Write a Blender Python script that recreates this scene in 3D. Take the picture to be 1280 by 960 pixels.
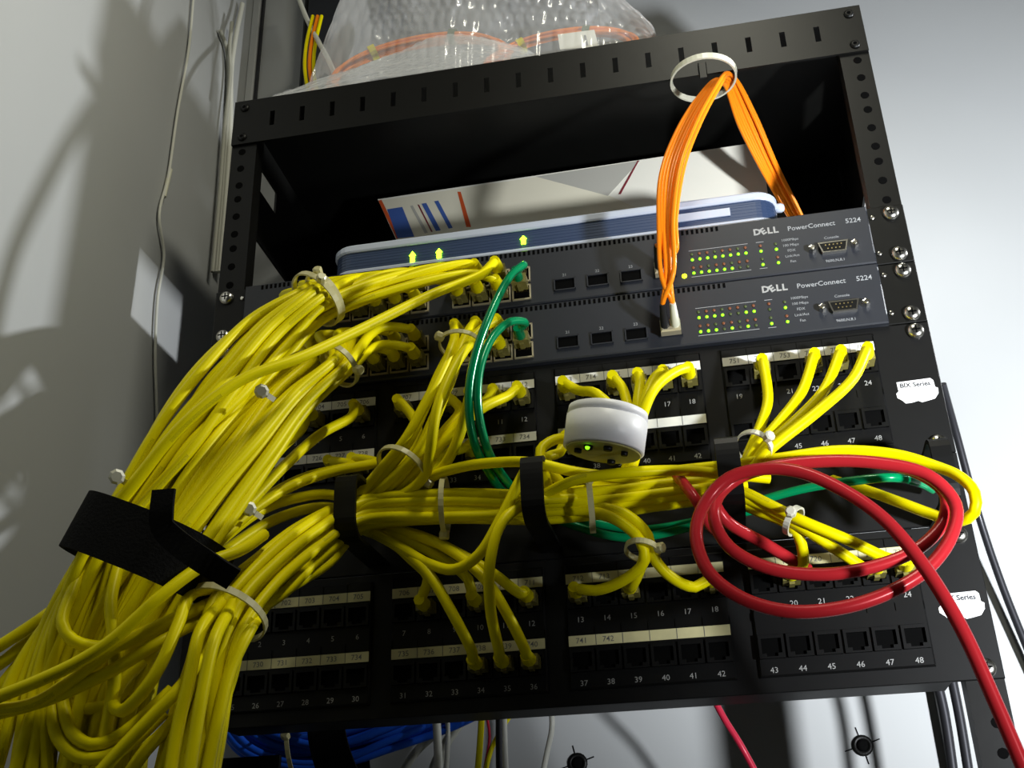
import bpy, bmesh, math, random
import numpy as np
from mathutils import Vector, Matrix, noise as mnoise

for o in list(bpy.data.objects): bpy.data.objects.remove(o, do_unlink=True)
sc = bpy.context.scene
col = sc.collection
S = 0.001                                   # everything below is written in millimetres

# ------------------------------------------------------------------ camera
CM = np.array([[0.982, 0.189, -0.029], [-0.109, 0.429, -0.897], [-0.157, 0.883, 0.442]])
u_, s_, v_ = np.linalg.svd(CM); CM = u_ @ v_
CC = np.array([93.652, -667.708, -434.477]); CF = 1432.08
cam_data = bpy.data.cameras.new('camera'); cam = bpy.data.objects.new('camera', cam_data); col.objects.link(cam)
cam_data.sensor_width = 36; cam_data.lens = CF / 1280 * 36; cam_data.clip_start = 0.01
Rm = Matrix((CM[0], -CM[1], -CM[2])).transposed()
cam.matrix_world = Matrix.Translation(Vector(CC * S)) @ Rm.to_4x4()
sc.camera = cam

# ------------------------------------------------------------------ light
sc.view_settings.view_transform = 'Standard'; sc.view_settings.look = 'None'
sc.view_settings.gamma = 1; sc.view_settings.use_curve_mapping = False
sc.view_settings.exposure = 0.0
w = bpy.data.worlds.new('world'); sc.world = w; w.use_nodes = True
w.node_tree.nodes['Background'].inputs[0].default_value = (0.8, 0.9, 1, 1)
w.node_tree.nodes['Background'].inputs[1].default_value = 0.01
def area(name, loc, target, size, sizey, power, colr):
    l = bpy.data.lights.new(name, 'AREA'); l.shape = 'RECTANGLE'; l.size = size; l.size_y = sizey
    l.energy = power; l.color = colr
    o = bpy.data.objects.new(name, l); col.objects.link(o); o.location = loc
    d = Vector(target) - Vector(loc); o.rotation_euler = d.to_track_quat('-Z', 'Y').to_euler()
    return o
def spot(name, loc, target, power, size, blend, radius, colr):
    l = bpy.data.lights.new(name, 'SPOT'); l.energy = power; l.color = colr; l.spot_size = math.radians(size); l.spot_blend = blend; l.shadow_soft_size = radius
    o = bpy.data.objects.new(name, l); col.objects.link(o); o.location = loc
    o.rotation_euler = (Vector(target) - Vector(loc)).to_track_quat('-Z', 'Y').to_euler()
    return o
spot('clip_lamp', (0.72, 0.05, 0.085), (-0.33, -0.04, 0.06), 28.0, 60, 1.0, 0.012, (0.95, 0.98, 1.0))
spot('desk_lamp', (0.62, -0.56, -0.44), (0.36, 0.20, -0.07), 86.0, 66, 1.0, 0.03, (0.92, 0.96, 1.0))
area('ceiling_tube', (0.20, -0.40, 0.48), (-0.40, -0.55, -0.32), 0.4, 0.06, 3.6, (1.0, 0.97, 0.80))

# ------------------------------------------------------------------ helpers
def px(u, v, y):
    """point in the rack's own frame (mm) seen at photo pixel u,v at depth y"""
    d = CM.T @ np.array([(u - 640) / CF, (v - 480) / CF, 1.0])
    return CC + d * ((y - CC[1]) / d[1])
def pxx(u, v, x):
    d = CM.T @ np.array([(u - 640) / CF, (v - 480) / CF, 1.0])
    return CC + d * ((x - CC[0]) / d[0])
def depth_of(P): return float(CM[2] @ (np.asarray(P, float) - CC))
def unit(v):
    v = np.asarray(v, float); n = np.linalg.norm(v)
    return v / n if n > 1e-9 else v

MATS = {}
def mat(name, colr, rough=0.5, metal=0.0, noise=0.0, nscale=60.0, emit=0.0, bump=0.0, coat=0.0, trans=0.0, spec=0.5):
    m = bpy.data.materials.new(name); m.use_nodes = True
    nt = m.node_tree; b = nt.nodes['Principled BSDF']
    b.inputs['Base Color'].default_value = (*colr, 1); b.inputs['Roughness'].default_value = rough
    b.inputs['Metallic'].default_value = metal; b.inputs['Specular IOR Level'].default_value = spec
    if coat: b.inputs['Coat Weight'].default_value = coat; b.inputs['Coat Roughness'].default_value = 0.15
    if trans: b.inputs['Transmission Weight'].default_value = trans
    if emit:
        b.inputs['Emission Color'].default_value = (*colr, 1); b.inputs['Emission Strength'].default_value = emit
    if noise or bump:
        tc = nt.nodes.new('ShaderNodeTexCoord'); n = nt.nodes.new('ShaderNodeTexNoise')
        n.inputs['Scale'].default_value = nscale; n.inputs['Detail'].default_value = 5
        nt.links.new(tc.outputs['Object'], n.inputs['Vector'])
        if noise:
            mx = nt.nodes.new('ShaderNodeMix'); mx.data_type = 'RGBA'
            mx.inputs[6].default_value = (*[c * (1 - noise) for c in colr], 1)
            mx.inputs[7].default_value = (*[min(1, c * (1 + noise)) for c in colr], 1)
            nt.links.new(n.outputs['Fac'], mx.inputs[0]); nt.links.new(mx.outputs[2], b.inputs['Base Color'])
        if bump:
            bp = nt.nodes.new('ShaderNodeBump'); bp.inputs['Strength'].default_value = bump; bp.inputs['Distance'].default_value = 0.001
            nt.links.new(n.outputs['Fac'], bp.inputs['Height']); nt.links.new(bp.outputs[0], b.inputs['Normal'])
    MATS[name] = m; return m
def cable_mat(name, colr, rough=0.38, print_=False, coat=0.1):
    m = mat(name, colr, rough, noise=0.06, nscale=35, coat=coat, spec=0.32)
    m.node_tree.nodes['Principled BSDF'].inputs['Specular Tint'].default_value = (*[.25 + .75 * min(1, c / max(colr)) for c in colr], 1)
    if print_:
        nt = m.node_tree; b = nt.nodes['Principled BSDF']; src = b.inputs['Base Color'].links[0].from_socket
        uv = nt.nodes.new('ShaderNodeUVMap'); sp = nt.nodes.new('ShaderNodeSeparateXYZ'); nt.links.new(uv.outputs[0], sp.inputs[0])
        def math_(op, a, b_=None, c=None):
            n = nt.nodes.new('ShaderNodeMath'); n.operation = op
            for i, x in enumerate((a, b_, c)):
                if x is None: continue
                if isinstance(x, (int, float)): n.inputs[i].default_value = x
                else: nt.links.new(x, n.inputs[i])
            return n.outputs[0]
        cmp_ = math_('COMPARE', sp.outputs[1], 0.5, 0.055)
        seg = math_('GREATER_THAN', math_('FRACT', math_('MULTIPLY', sp.outputs[0], 7.0)), 0.74)
        wn = nt.nodes.new('ShaderNodeTexNoise'); wn.inputs['Scale'].default_value = 900
        nt.links.new(uv.outputs[0], wn.inputs['Vector'])
        ink = math_('GREATER_THAN', wn.outputs['Fac'], 0.5)
        msk = math_('MULTIPLY', math_('MULTIPLY', cmp_, seg), math_('MULTIPLY', ink, 0.45))
        mx = nt.nodes.new('ShaderNodeMix'); mx.data_type = 'RGBA'
        nt.links.new(msk, mx.inputs[0]); nt.links.new(src, mx.inputs[6]); mx.inputs[7].default_value = (0.03, 0.03, 0.01, 1)
        nt.links.new(mx.outputs[2], b.inputs['Base Color'])
    return m
cable_mat('yellow', (0.80, 0.70, 0.0), 0.4, True, coat=0.0)
cable_mat('red', (0.43, 0.018, 0.024), 0.3)
cable_mat('green', (0.0, 0.21, 0.075), 0.22, coat=0.4)
cable_mat('orange', (0.95, 0.25, 0.008), 0.32)
cable_mat('blue', (0.015, 0.10, 0.62), 0.4)
cable_mat('grey_cable', (0.42, 0.42, 0.36), 0.5)
cable_mat('white_cable', (0.62, 0.62, 0.55), 0.45)
cable_mat('black_cable', (0.015, 0.015, 0.017), 0.45)
cable_mat('pink_red', (0.50, 0.02, 0.05), 0.4)
mat('wall', (0.41, 0.42, 0.42), 0.6, noise=0.04, nscale=9, bump=0.08)
mat('wall_dark', (0.45, 0.45, 0.42), 0.7)
mat('rack', (0.0035, 0.0035, 0.003), 0.45, spec=0.25, noise=0.25, nscale=90, bump=0.05)
mat('panel', (0.0035, 0.0035, 0.0035), 0.5, spec=0.25, noise=0.2, nscale=120)
mat('plastic_black', (0.0035, 0.0035, 0.0035), 0.45, spec=0.22)
mat('hole', (0.002, 0.002, 0.002), 0.9, spec=0.05)
mat('slate', (0.016, 0.018, 0.024), 0.45, noise=0.1, nscale=150)
mat('steel', (0.72, 0.70, 0.64), 0.22, metal=1.0)
mat('brass', (0.75, 0.60, 0.28), 0.3, metal=1.0)
mat('shield', (0.62, 0.55, 0.38), 0.42, metal=0.6)
mat('paper', (0.78, 0.77, 0.70), 0.7, noise=0.05, nscale=200)
mat('paper_yellow', (0.66, 0.61, 0.33), 0.7, noise=0.08, nscale=200)
mat('ink', (0.16, 0.16, 0.16), 0.7)
mat('ink_dark', (0.02, 0.02, 0.025), 0.7)
mat('print_white', (0.34, 0.34, 0.33), 0.7)
mat('print_grey', (0.30, 0.31, 0.32), 0.6)
mat('nylon', (0.56, 0.52, 0.27), 0.3)
mat('nylon_white', (0.66, 0.65, 0.52), 0.35)
mat('plug', (0.20, 0.175, 0.05), 0.25, spec=0.5)
mat('velcro', (0.008, 0.008, 0.008), 0.95, noise=0.4, nscale=700, bump=0.5, spec=0.1)
mat('modem_blue', (0.030, 0.052, 0.115), 0.4)
mat('modem_silver', (0.52, 0.57, 0.68), 0.3)
mat('device_white', (0.9, 0.9, 0.9), 0.4)
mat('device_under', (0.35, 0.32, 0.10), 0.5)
mat('carton_white', (0.80, 0.78, 0.68), 0.5, noise=0.03, nscale=30)
mat('carton_grey', (0.42, 0.41, 0.36), 0.6)
mat('carton_cream', (0.74, 0.70, 0.55), 0.5)
mat('carton_red', (0.60, 0.09, 0.02), 0.5)
mat('carton_maroon', (0.20, 0.03, 0.04), 0.5)
mat('carton_blue', (0.05, 0.11, 0.36), 0.5)
mat('led_green', (0.22, 0.85, 0.01), 0.4, emit=2.2)
mat('led_bright', (0.35, 1.0, 0.01), 0.4, emit=14.0)
mat('led_yellow', (0.75, 0.95, 0.01), 0.4, emit=6.0)
mat('led_dim', (0.05, 0.07, 0.02), 0.4, emit=0.35)
mat('led_amber', (0.16, 0.05, 0.02), 0.4, emit=0.3)
def wrap_mat():
    m = bpy.data.materials.new('bubble_film'); m.use_nodes = True; nt = m.node_tree
    out = nt.nodes['Material Output']; b = nt.nodes['Principled BSDF']
    b.inputs['Base Color'].default_value = (0.85, 0.87, 0.9, 1); b.inputs['Roughness'].default_value = 0.09
    b.inputs['Specular IOR Level'].default_value = 0.8
    t = nt.nodes.new('ShaderNodeBsdfTransparent'); mx = nt.nodes.new('ShaderNodeMixShader'); mx.inputs[0].default_value = 0.28
    nt.links.new(t.outputs[0], mx.inputs[1]); nt.links.new(b.outputs[0], mx.inputs[2]); nt.links.new(mx.outputs[0], out.inputs['Surface'])
    MATS['bubble_film'] = m
wrap_mat()

class MB:
    """collects shapes (mm) and links them as one mesh object"""
    def __init__(self): self.v = []; self.f = []; self.uv = []; self.smooth = []
    def add(self, vs, fs, smooth=False, uvs=None):
        o = len(self.v); self.v += [tuple(map(float, p)) for p in vs]
        for i, f in enumerate(fs):
            self.f.append(tuple(o + k for k in f)); self.smooth.append(smooth)
            self.uv.append(uvs[i] if uvs else None)
        return self
    def box(self, x0, x1, y0, y1, z0, z1, b=0.0):
        if b <= 0:
            vs = [(x, y, z) for x in (x0, x1) for y in (y0, y1) for z in (z0, z1)]
            return self.add(vs, [(0, 1, 3, 2), (4, 6, 7, 5), (0, 4, 5, 1), (2, 3, 7, 6), (0, 2, 6, 4), (1, 5, 7, 3)])
        # front (low y) edge chamfered
        vs = [(x0, y1, z0), (x1, y1, z0), (x1, y1, z1), (x0, y1, z1),
              (x0, y0 + b, z0), (x1, y0 + b, z0), (x1, y0 + b, z1), (x0, y0 + b, z1),
              (x0 + b, y0, z0 + b), (x1 - b, y0, z0 + b), (x1 - b, y0, z1 - b), (x0 + b, y0, z1 - b)]
        fs = [(3, 2, 1, 0), (8, 9, 10, 11)]
        for i in range(4):
            j = (i + 1) % 4
            fs += [(i, j, 4 + j, 4 + i), (4 + i, 4 + j, 8 + j, 8 + i)]
        return self.add(vs, fs)
    def prism(self, poly, y0, y1):
        """polygon in (x, z), extruded along y"""
        n = len(poly)
        vs = [(x, y0, z) for x, z in poly] + [(x, y1, z) for x, z in poly]
        fs = [tuple(range(n)), tuple(range(2 * n - 1, n - 1, -1))] + [(i, i + n, (i + 1) % n + n, (i + 1) % n) for i in range(n)]
        return self.add(vs, fs)
    def lathe(self, c, axis, prof, n=20, smooth=True):
        """profile of (radius, height) around an axis through c"""
        c = np.asarray(c, float); a = unit(axis); t = np.array([1, 0, 0]) if abs(a[0]) < 0.8 else np.array([0, 0, 1])
        e1 = unit(np.cross(a, t)); e2 = np.cross(a, e1); vs = []
        for r, h in prof:
            for k in range(n):
                an = 2 * math.pi * k / n; vs.append(c + a * h + (e1 * math.cos(an) + e2 * math.sin(an)) * r)
        fs = []
        for i in range(len(prof) - 1):
            for k in range(n):
                k2 = (k + 1) % n; fs.append((i * n + k, i * n + k2, (i + 1) * n + k2, (i + 1) * n + k))
        self.add(vs, fs, smooth)
        o = len(self.v) - len(vs); m = len(prof) - 1
        self.f += [tuple(o + k for k in range(n))[::-1], tuple(o + m * n + k for k in range(n))]
        self.smooth += [False, False]; self.uv += [None, None]
        return self
    def tube(self, path, r, n=9, rr=None, caps=True):
        P = np.asarray(path, float); m = len(P)
        T = np.gradient(P, axis=0); T /= (np.linalg.norm(T, axis=1)[:, None] + 1e-9)
        a = np.array([0, 0, 1.0]) if abs(T[0][2]) < 0.9 else np.array([1.0, 0, 0])
        e = unit(np.cross(T[0], a)); vs = []; L = 0; us = []
        for i in range(m):
            e = unit(e - T[i] * (e @ T[i])); g = np.cross(T[i], e)
            if i: L += np.linalg.norm(P[i] - P[i - 1])
            us.append(L * S); ra = rr[i] if rr is not None else r
            for k in range(n):
                an = 2 * math.pi * k / n; vs.append(P[i] + (e * math.cos(an) + g * math.sin(an)) * ra)
        fs = []; uv = []
        for i in range(m - 1):
            for k in range(n):
                k2 = (k + 1) % n
                fs.append((i * n + k, i * n + k2, (i + 1) * n + k2, (i + 1) * n + k))
                uv.append(((us[i], k / n), (us[i], (k + 1) / n), (us[i + 1], (k + 1) / n), (us[i + 1], k / n)))
        self.add(vs, fs, True, uv)
        if caps: self.add([vs[k] for k in range(n)] + [vs[(m - 1) * n + k] for k in range(n)], [tuple(range(n))[::-1], tuple(range(n, 2 * n))])
        return self
    def ribbon(self, path, wdirs, width, thick, closed=False):
        """flat band: rectangular section swept along a path; wdirs = direction of the width"""
        P = np.asarray(path, float); m = len(P); vs = []
        if closed: T = np.roll(P, -1, 0) - np.roll(P, 1, 0)
        else: T = np.gradient(P, axis=0)
        for i in range(m):
            t = unit(T[i]); wd = np.asarray(wdirs[i] if len(np.shape(wdirs)) == 2 else wdirs, float)
            wd = unit(wd - t * (wd @ t)); nrm = np.cross(t, wd)
            for a, b in ((-.5, -.5), (.5, -.5), (.5, .5), (-.5, .5)): vs.append(P[i] + wd * a * width + nrm * b * thick)
        fs = []
        for i in range(m if closed else m - 1):
            j = (i + 1) % m
            for k in range(4):
                k2 = (k + 1) % 4; fs.append((i * 4 + k, i * 4 + k2, j * 4 + k2, j * 4 + k))
        if not closed: fs += [(3, 2, 1, 0), tuple((m - 1) * 4 + k for k in range(4))]
        return self.add(vs, fs)
    def mesh(self, name, material, origin=(0, 0, 0)):
        me = bpy.data.meshes.new(name); o = np.asarray(origin, float)
        me.from_pydata([((p[0] - o[0]) * S, (p[1] - o[1]) * S, (p[2] - o[2]) * S) for p in self.v], [], self.f)
        me.polygons.foreach_set('use_smooth', self.smooth)
        if any(u is not None for u in self.uv):
            ul = me.uv_layers.new(name='UVMap'); flat = []
            for f, u in zip(self.f, self.uv):
                for k in range(len(f)): flat += (u[k] if u is not None else (0, 0))
            ul.data.foreach_set('uv', flat)
        me.materials.append(MATS[material]); me.update()
        bm = bmesh.new(); bm.from_mesh(me); bmesh.ops.recalc_face_normals(bm, faces=bm.faces); bm.to_mesh(me); bm.free()
        return me
    def build(self, name, material, parent=None, origin=None):
        if origin is None: origin = parent['_o'] if parent is not None else (np.mean(np.array(self.v), axis=0))
        o = bpy.data.objects.new(name, self.mesh(name, material, origin)); col.objects.link(o)
        place(o, origin, parent); return o
def place(o, origin, parent):
    origin = tuple(float(x) for x in origin); o['_o'] = origin
    if parent is not None:
        po = parent['_o']; o.parent = parent; o.location = [(a - b) * S for a, b in zip(origin, po)]
    else: o.location = [a * S for a in origin]
def tag(o, label, cat, group=None, kind=None):
    o['label'] = label; o['category'] = cat
    if group: o['group'] = group
    if kind: o['kind'] = kind
    return o
def thing(name, origin, label, cat, group=None):
    o = bpy.data.objects.new(name, None); o.empty_display_size = 0.01; col.objects.link(o)
    place(o, origin, None); return tag(o, label, cat, group)
def struct(o): o['kind'] = 'structure'; return o
def inst(name, me, at, parent, material=None):
    """a repeat that shares mesh data; at = world mm"""
    o = bpy.data.objects.new(name, me); col.objects.link(o); place(o, at, parent); return o
TXT = {}
def text_mesh(s, size, material, bold=0.0, ext=0.0):
    k = (s, size, material, bold)
    if k not in TXT:
        c = bpy.data.curves.new('text', 'FONT'); c.body = s; c.size = size * S; c.offset = bold * S; c.extrude = ext * S
        c.align_x = 'CENTER'; c.align_y = 'CENTER'; c.resolution_u = 2
        t = bpy.data.objects.new('text', c); col.objects.link(t)
        me = bpy.data.meshes.new_from_object(t); bpy.data.objects.remove(t)
        me.transform(Matrix.Rotation(math.pi / 2, 4, 'X')); me.materials.clear(); me.materials.append(MATS[material]); TXT[k] = me
    return TXT[k]
def plate_holes(mb, x0, x1, y0, y1, z0, z1, holes, hz0, hz1):
    mb.box(x0, x1, y0, y1, hz1, z1); mb.box(x0, x1, y0, y1, z0, hz0); cur = x0
    for a, b in holes: mb.box(cur, a, y0, y1, hz0, hz1); cur = b
    mb.box(cur, x1, y0, y1, hz0, hz1)
def catmull(pts, step=4.0):
    P = np.asarray(pts, float); P = np.vstack([2 * P[0] - P[1], P, 2 * P[-1] - P[-2]]); out = []
    for i in range(1, len(P) - 2):
        p0, p1, p2, p3 = P[i - 1], P[i], P[i + 1], P[i + 2]
        t0 = 0; t1 = t0 + max(1e-3, np.linalg.norm(p1 - p0)) ** .5; t2 = t1 + max(1e-3, np.linalg.norm(p2 - p1)) ** .5
        t3 = t2 + max(1e-3, np.linalg.norm(p3 - p2)) ** .5
        n = max(2, int(np.linalg.norm(p2 - p1) / step))
        for t in np.linspace(t1, t2, n, endpoint=False):
            a1 = (t1 - t) / (t1 - t0) * p0 + (t - t0) / (t1 - t0) * p1; a2 = (t2 - t) / (t2 - t1) * p1 + (t - t1) / (t2 - t1) * p2
            a3 = (t3 - t) / (t3 - t2) * p2 + (t - t2) / (t3 - t2) * p3
            b1 = (t2 - t) / (t2 - t0) * a1 + (t - t0) / (t2 - t0) * a2; b2 = (t3 - t) / (t3 - t1) * a2 + (t - t1) / (t3 - t1) * a3
            out.append((t2 - t) / (t2 - t1) * b1 + (t - t1) / (t2 - t1) * b2)
    out.append(P[-2]); return np.array(out)

# ------------------------------------------------------------------ the setting
WX, BY = -332.0, 205.0
def wall(name, *b):
    return struct(MB().box(*b).build(name, 'wall'))
wall('wall_left', WX - 40, WX, -2000, BY, -1900, 1000)
wall('wall_back', WX - 40, 1100, BY, BY + 40, -1900, 1000)
wall('wall_right', 1100, 1140, -2000, BY + 40, -1900, 1000)
struct(MB().box(WX - 40, 1140, -2000, BY + 40, 1000, 1040).build('ceiling', 'wall'))
struct(MB().box(WX - 40, 1140, -2000, BY + 40, -1940, -1900).build('floor', 'wall_dark'))
struct(MB().box(WX, WX + 9, BY - 7, BY, -1900, 1000, 1.5).build('trim_1', 'wall'))
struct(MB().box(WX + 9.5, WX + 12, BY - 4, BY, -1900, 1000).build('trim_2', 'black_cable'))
def wall_anchor(u, v, label):
    P = px(u, v, BY); t = thing('wall_anchor', P, label, 'wall anchor')
    MB().lathe(P, (0, -1, 0), [(7.5, 0), (7.2, 1.2), (4.5, 1.8), (4.2, .6)], 18).build('collar', 'rack', t)
    m = MB().lathe(P, (0, -1, 0), [(4.2, .2), (4.0, 2.6), (2.2, 3.4)], 14); m.build('bolt_head', 'hole', t)
    k = MB()
    for a in (0.3, 1.8, 3.4, 4.9):
        d = np.array([math.cos(a), 0, math.sin(a)]); k.ribbon([P + d * 7 + (0, -.3, 0), P + d * 13 + (0, -.3, 0)], np.cross(d, (0, 1, 0)), .8, .4)
    k.build('crack', 'hole', t)
wall_anchor(1078, 932, 'dark wall anchor below the right end of the lowest patch panel')
wall_anchor(722, 954, 'dark wall anchor below the middle of the lowest patch panel')

# ------------------------------------------------------------------ rack frame
rack = thing('equipment_rack', (0, 0, -420), 'black open frame equipment rack with drilled uprights fixed to the white wall', 'rack')
for s in (-1, 1):
    xi, xo = sorted((s * 221.0, s * 241.3))
    m = MB(); m.box(xi, xo, 2.2, 4.4, -640, 176)
    xa, xb = sorted((s * 239.3, s * 241.3)); m.box(xa, xb, 4.4, 42, -640, 176)
    xa, xb = sorted((s * 221.0, s * 223.0)); m.box(xa, xb, 4.4, 16, -640, 176)
    up = m.build('upright', 'rack', rack)
    h = MB(); z = 171.45; gaps = (15.875, 15.875, 12.7); i = 0
    while z > -560:
        if not (-313 < z < 4): h.lathe((s * 232.55, 2.2, z), (0, -1, 0), [(3.0, 0), (2.9, .25)], 10)
        z -= gaps[i % 3]; i += 1
    hh = h.build('screw_holes', 'hole', up); hh['kind'] = 'stuff'
    xa, xb = sorted((s * 239.3, s * 241.3)); MB().box(xa, xb, 42, 203, -640, -560).build('wall_bracket', 'rack', rack)
    xa, xb = sorted((s * 235.5, s * 241.3)); MB().box(xa, xb, 196, 203, -640, 150).build('rear_post', 'rack', rack)
MB().box(-241, -196, 60, 64, -640, -318).build('side_gusset', 'rack', rack)

# ------------------------------------------------------------------ shelf at the top
shelf = thing('rack_shelf', (0, 0, 133), 'black metal shelf with slotted front lip at the top of the rack', 'shelf')
m = MB(); holes = [(-209 + 24.55 * k - 2, -209 + 24.55 * k + 2) for k in range(18)]
plate_holes(m, -241.3, 241.3, 0, 2, 133.4, 175.8, holes, 147.5, 161.5)
lip = m.build('front_lip', 'rack', shelf)
MB().box(-239, 239, 2, 200, 173.8, 175.8).build('shelf_plate', 'rack', shelf)
holesy = [(44, 84)]
for s in (-1, 1):
    m = MB(); xa, xb = sorted((s * 239.0, s * 237.2))
    m.box(xa, xb, 16.5, 200, 147, 173.8); m.box(xa, xb, 16.5, 200, 79, 125)
    cur = 16.5
    for a, b in holesy: m.box(xa, xb, cur, a, 125, 147); cur = b
    m.box(xa, xb, cur, 200, 125, 147)
    m.build('side_plate', 'rack', shelf)
MB().box(-237, 237, 191, 193, 1, 173.8).build('rear_plate', 'rack', shelf)
def screw(parent, x, z, y=0.0, big=True):
    t = MB().lathe((x, y, z), (0, -1, 0), [(5.4, 0), (5.3, 1.2), (4.2, 2.9), (2.0, 3.6)] if big else [(3.6, 0), (3.5, .9), (2.2, 1.8)], 16).build('screw', 'steel' if big else 'rack', parent)
    c = MB()
    if big: c.box(x - 2.6, x + 2.6, y - 3.75, y - 3.2, z - .45, z + .45); c.box(x - .45, x + .45, y - 3.75, y - 3.2, z - 2.6, z + 2.6)
    else: c.lathe((x, y - 1.75, z), (0, -1, 0), [(1.6, 0), (1.5, .12)], 6)
    c.build('drive_slot', 'hole', t); return t
for x in (-232.55, 232.55):
    for z in (171.45 - 3, 139.7): screw(lip, x, z, 0, False)

# ------------------------------------------------------------------ network switches
def rj45_mesh():
    m = MB(); m.box(-6.4, -5.5, -1.4, 3, -5.8, 5.8); m.box(5.5, 6.4, -1.4, 3, -5.8, 5.8); m.box(-6.4, 6.4, -1.4, 3, 4.9, 5.8); m.box(-6.4, 6.4, -1.4, 3, -5.8, -4.9)
    return m.mesh('port', 'shield', (0, 0, 0))
def rj45_black():
    m = MB(); m.box(-7.2, -5.6, -2.2, 3, -6.6, 6.6); m.box(5.6, 7.2, -2.2, 3, -6.6, 6.6); m.box(-7.2, 7.2, -2.2, 3, 4.6, 6.6)
    m.box(-7.2, -3.2, -2.2, 3, -6.6, -3.8); m.box(3.2, 7.2, -2.2, 3, -6.6, -3.8); m.box(-3.2, 3.2, -2.2, 3, -6.6, -5.6)
    return m.mesh('port', 'plastic_black', (0, 0, 0))
RJ, RJB = rj45_mesh(), rj45_black()
CAV = MB().box(-5.6, 5.6, -.25, 3, -5, 5).mesh('cavity', 'hole', (0, 0, 0))
CON = MB()
for k in range(8): CON.box(-3.7 + k, -3.3 + k, -.6, -.2, 0.5, 4.2)
CON = CON.mesh('contacts', 'brass', (0, 0, 0))
SFP = MB(); SFP.box(-7.4, -6.6, -1.4, 3, -4.6, 4.6); SFP.box(6.6, 7.4, -1.4, 3, -4.6, 4.6); SFP.box(-7.4, 7.4, -1.4, 3, 3.9, 4.6); SFP.box(-7.4, 7.4, -1.4, 3, -4.6, -3.9)
SFP = SFP.mesh('fiber_slot', 'slate', (0, 0, 0))
SFPC = MB().box(-6.8, 6.8, -.3, 3, -4.1, 4.1).mesh('cavity', 'hole', (0, 0, 0))
LED = {k: MB().lathe((0, 0, 0), (0, -1, 0), [(1.05, 0), (1.0, .5), (.5, .8)], 8).mesh('led', k, (0, 0, 0)) for k in ('led_green', 'led_dim', 'led_amber', 'led_bright')}
COLS = [-15.5 - 14 * k for k in range(4)] + [-87 - 14 * k for k in range(8)]
FY = -4.0
def make_switch(zt, label, on1, on2, fiber, yellow):
    sw = thing('network_switch', (0, 0, zt - 44), label, 'network switch')
    MB().box(-216, 216, 2, 190, zt - 43.6, zt - .8).build('chassis', 'slate', sw)
    fp = MB().box(-217.5, 217.5, FY, 2, zt - 44.1, zt - .4, .8).build('faceplate', 'slate', sw)
    for s in (-1, 1):
        xa, xb = sorted((s * 216.5, s * 241.3))
        ear = MB().box(xa, xb, -.4, 2, zt - 44, zt - .4, .4).build('mounting_ear', 'rack', sw)
        for z in (-6.35, -38.1): screw(ear, s * 232.55, zt + z, -.4)
        for z in (-8, -36):
            MB().lathe((s * 220.5, -.4, zt + z), (0, -1, 0), [(1.9, 0), (1.8, .8), (.9, 1.2)], 10).build('rivet', 'steel', ear)
    v = MB(); x = -205
    while x < 121:
        v.box(x, x + 1.7, FY - .15, FY + 1, zt - 4.9, zt - 1.5); x += 3.3
    v.build('vent_slots', 'hole', fp)['kind'] = 'stuff'
    for r_, dz in enumerate((-20.5, -34.5)):
        for x in COLS:
            p = inst('port', RJ, (x, FY, zt + dz), sw); inst('cavity', CAV, (x, FY, zt + dz), p)
            if r_ == 1 or x > -30: inst('contacts', CON, (x, FY, zt + dz), p)
    for x in (14.3, 36.8, 59.4, 82):
        p = inst('fiber_slot', SFP, (x, FY, zt - 32), sw); inst('cavity', SFPC, (x, FY, zt - 32), p)
        inst('number', text_mesh('%d' % (21 + (14.3, 36.8, 59.4, 82).index(x)), 3.0, 'print_grey'), (x, FY - .12, zt - 24.5), fp)
    cols = [100.8 + 5.05 * k for k in range(8)] + [146, 156]
    for r_, (za, zb, on) in enumerate(((-21, -25.2, on1), (-31.4, -35.6, on2))):
        for k, x in enumerate(cols):
            inst('led', LED['led_green' if k in on else 'led_dim'], (x, FY, zt + zb), sw)
            inst('led', LED['led_amber' if (k * 7 + r_) % 3 else 'led_dim'], (x, FY, zt + za), sw)
    for z in (-18.2, -38.6):
        for xa, xb in ((99, 138), (143.5, 148.5)): MB().box(xa, xb, FY - .12, FY + .2, zt + z, zt + z + .35).build('printed_line', 'print_grey', fp)
    for k, s in enumerate(('1000Mbps', '100 Mbps', 'FDX', 'Link/Act', 'Fan')):
        inst('legend', text_mesh(s, 2.7, 'print_grey'), (165.5, FY - .12, zt - 19 - 4.2 * k), fp)
    lg = []
    for ch, x, rot in (('D', 145.2, 0), ('E', 149.3, 28), ('L', 153.6, 0), ('L', 157.4, 0)):
        o = inst('logo_letter', text_mesh(ch, 6.6, 'print_white', .28), (x, FY - .14, zt - 10.2), fp); o.rotation_euler[1] = math.radians(-rot); lg.append(o)
    inst('model_name', text_mesh('PowerConnect', 5.0, 'print_grey', .05), (180.5, FY - .14, zt - 10.6), fp)
    inst('model_number', text_mesh('5224', 5.0, 'print_grey', .05), (207.5, FY - .14, zt - 10.4), fp)
    db = MB().prism([(182.4, zt - 26), (201.6, zt - 26), (199.6, zt - 33.8), (184.4, zt - 33.8)], FY - 3, FY).build('serial_port', 'steel', sw)
    MB().prism([(183.6, zt - 27), (200.4, zt - 27), (198.8, zt - 32.9), (185.2, zt - 32.9)], FY - 3.2, FY - 2.9).build('socket', 'plastic_black', db)
    pins = MB()
    for k in range(5): pins.lathe((187 + 2.5 * k, FY - 3.2, zt - 28.6), (0, -1, 0), [(.5, 0), (.45, .2)], 6)
    for k in range(4): pins.lathe((188.2 + 2.5 * k, FY - 3.2, zt - 31.3), (0, -1, 0), [(.5, 0), (.45, .2)], 6)
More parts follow.
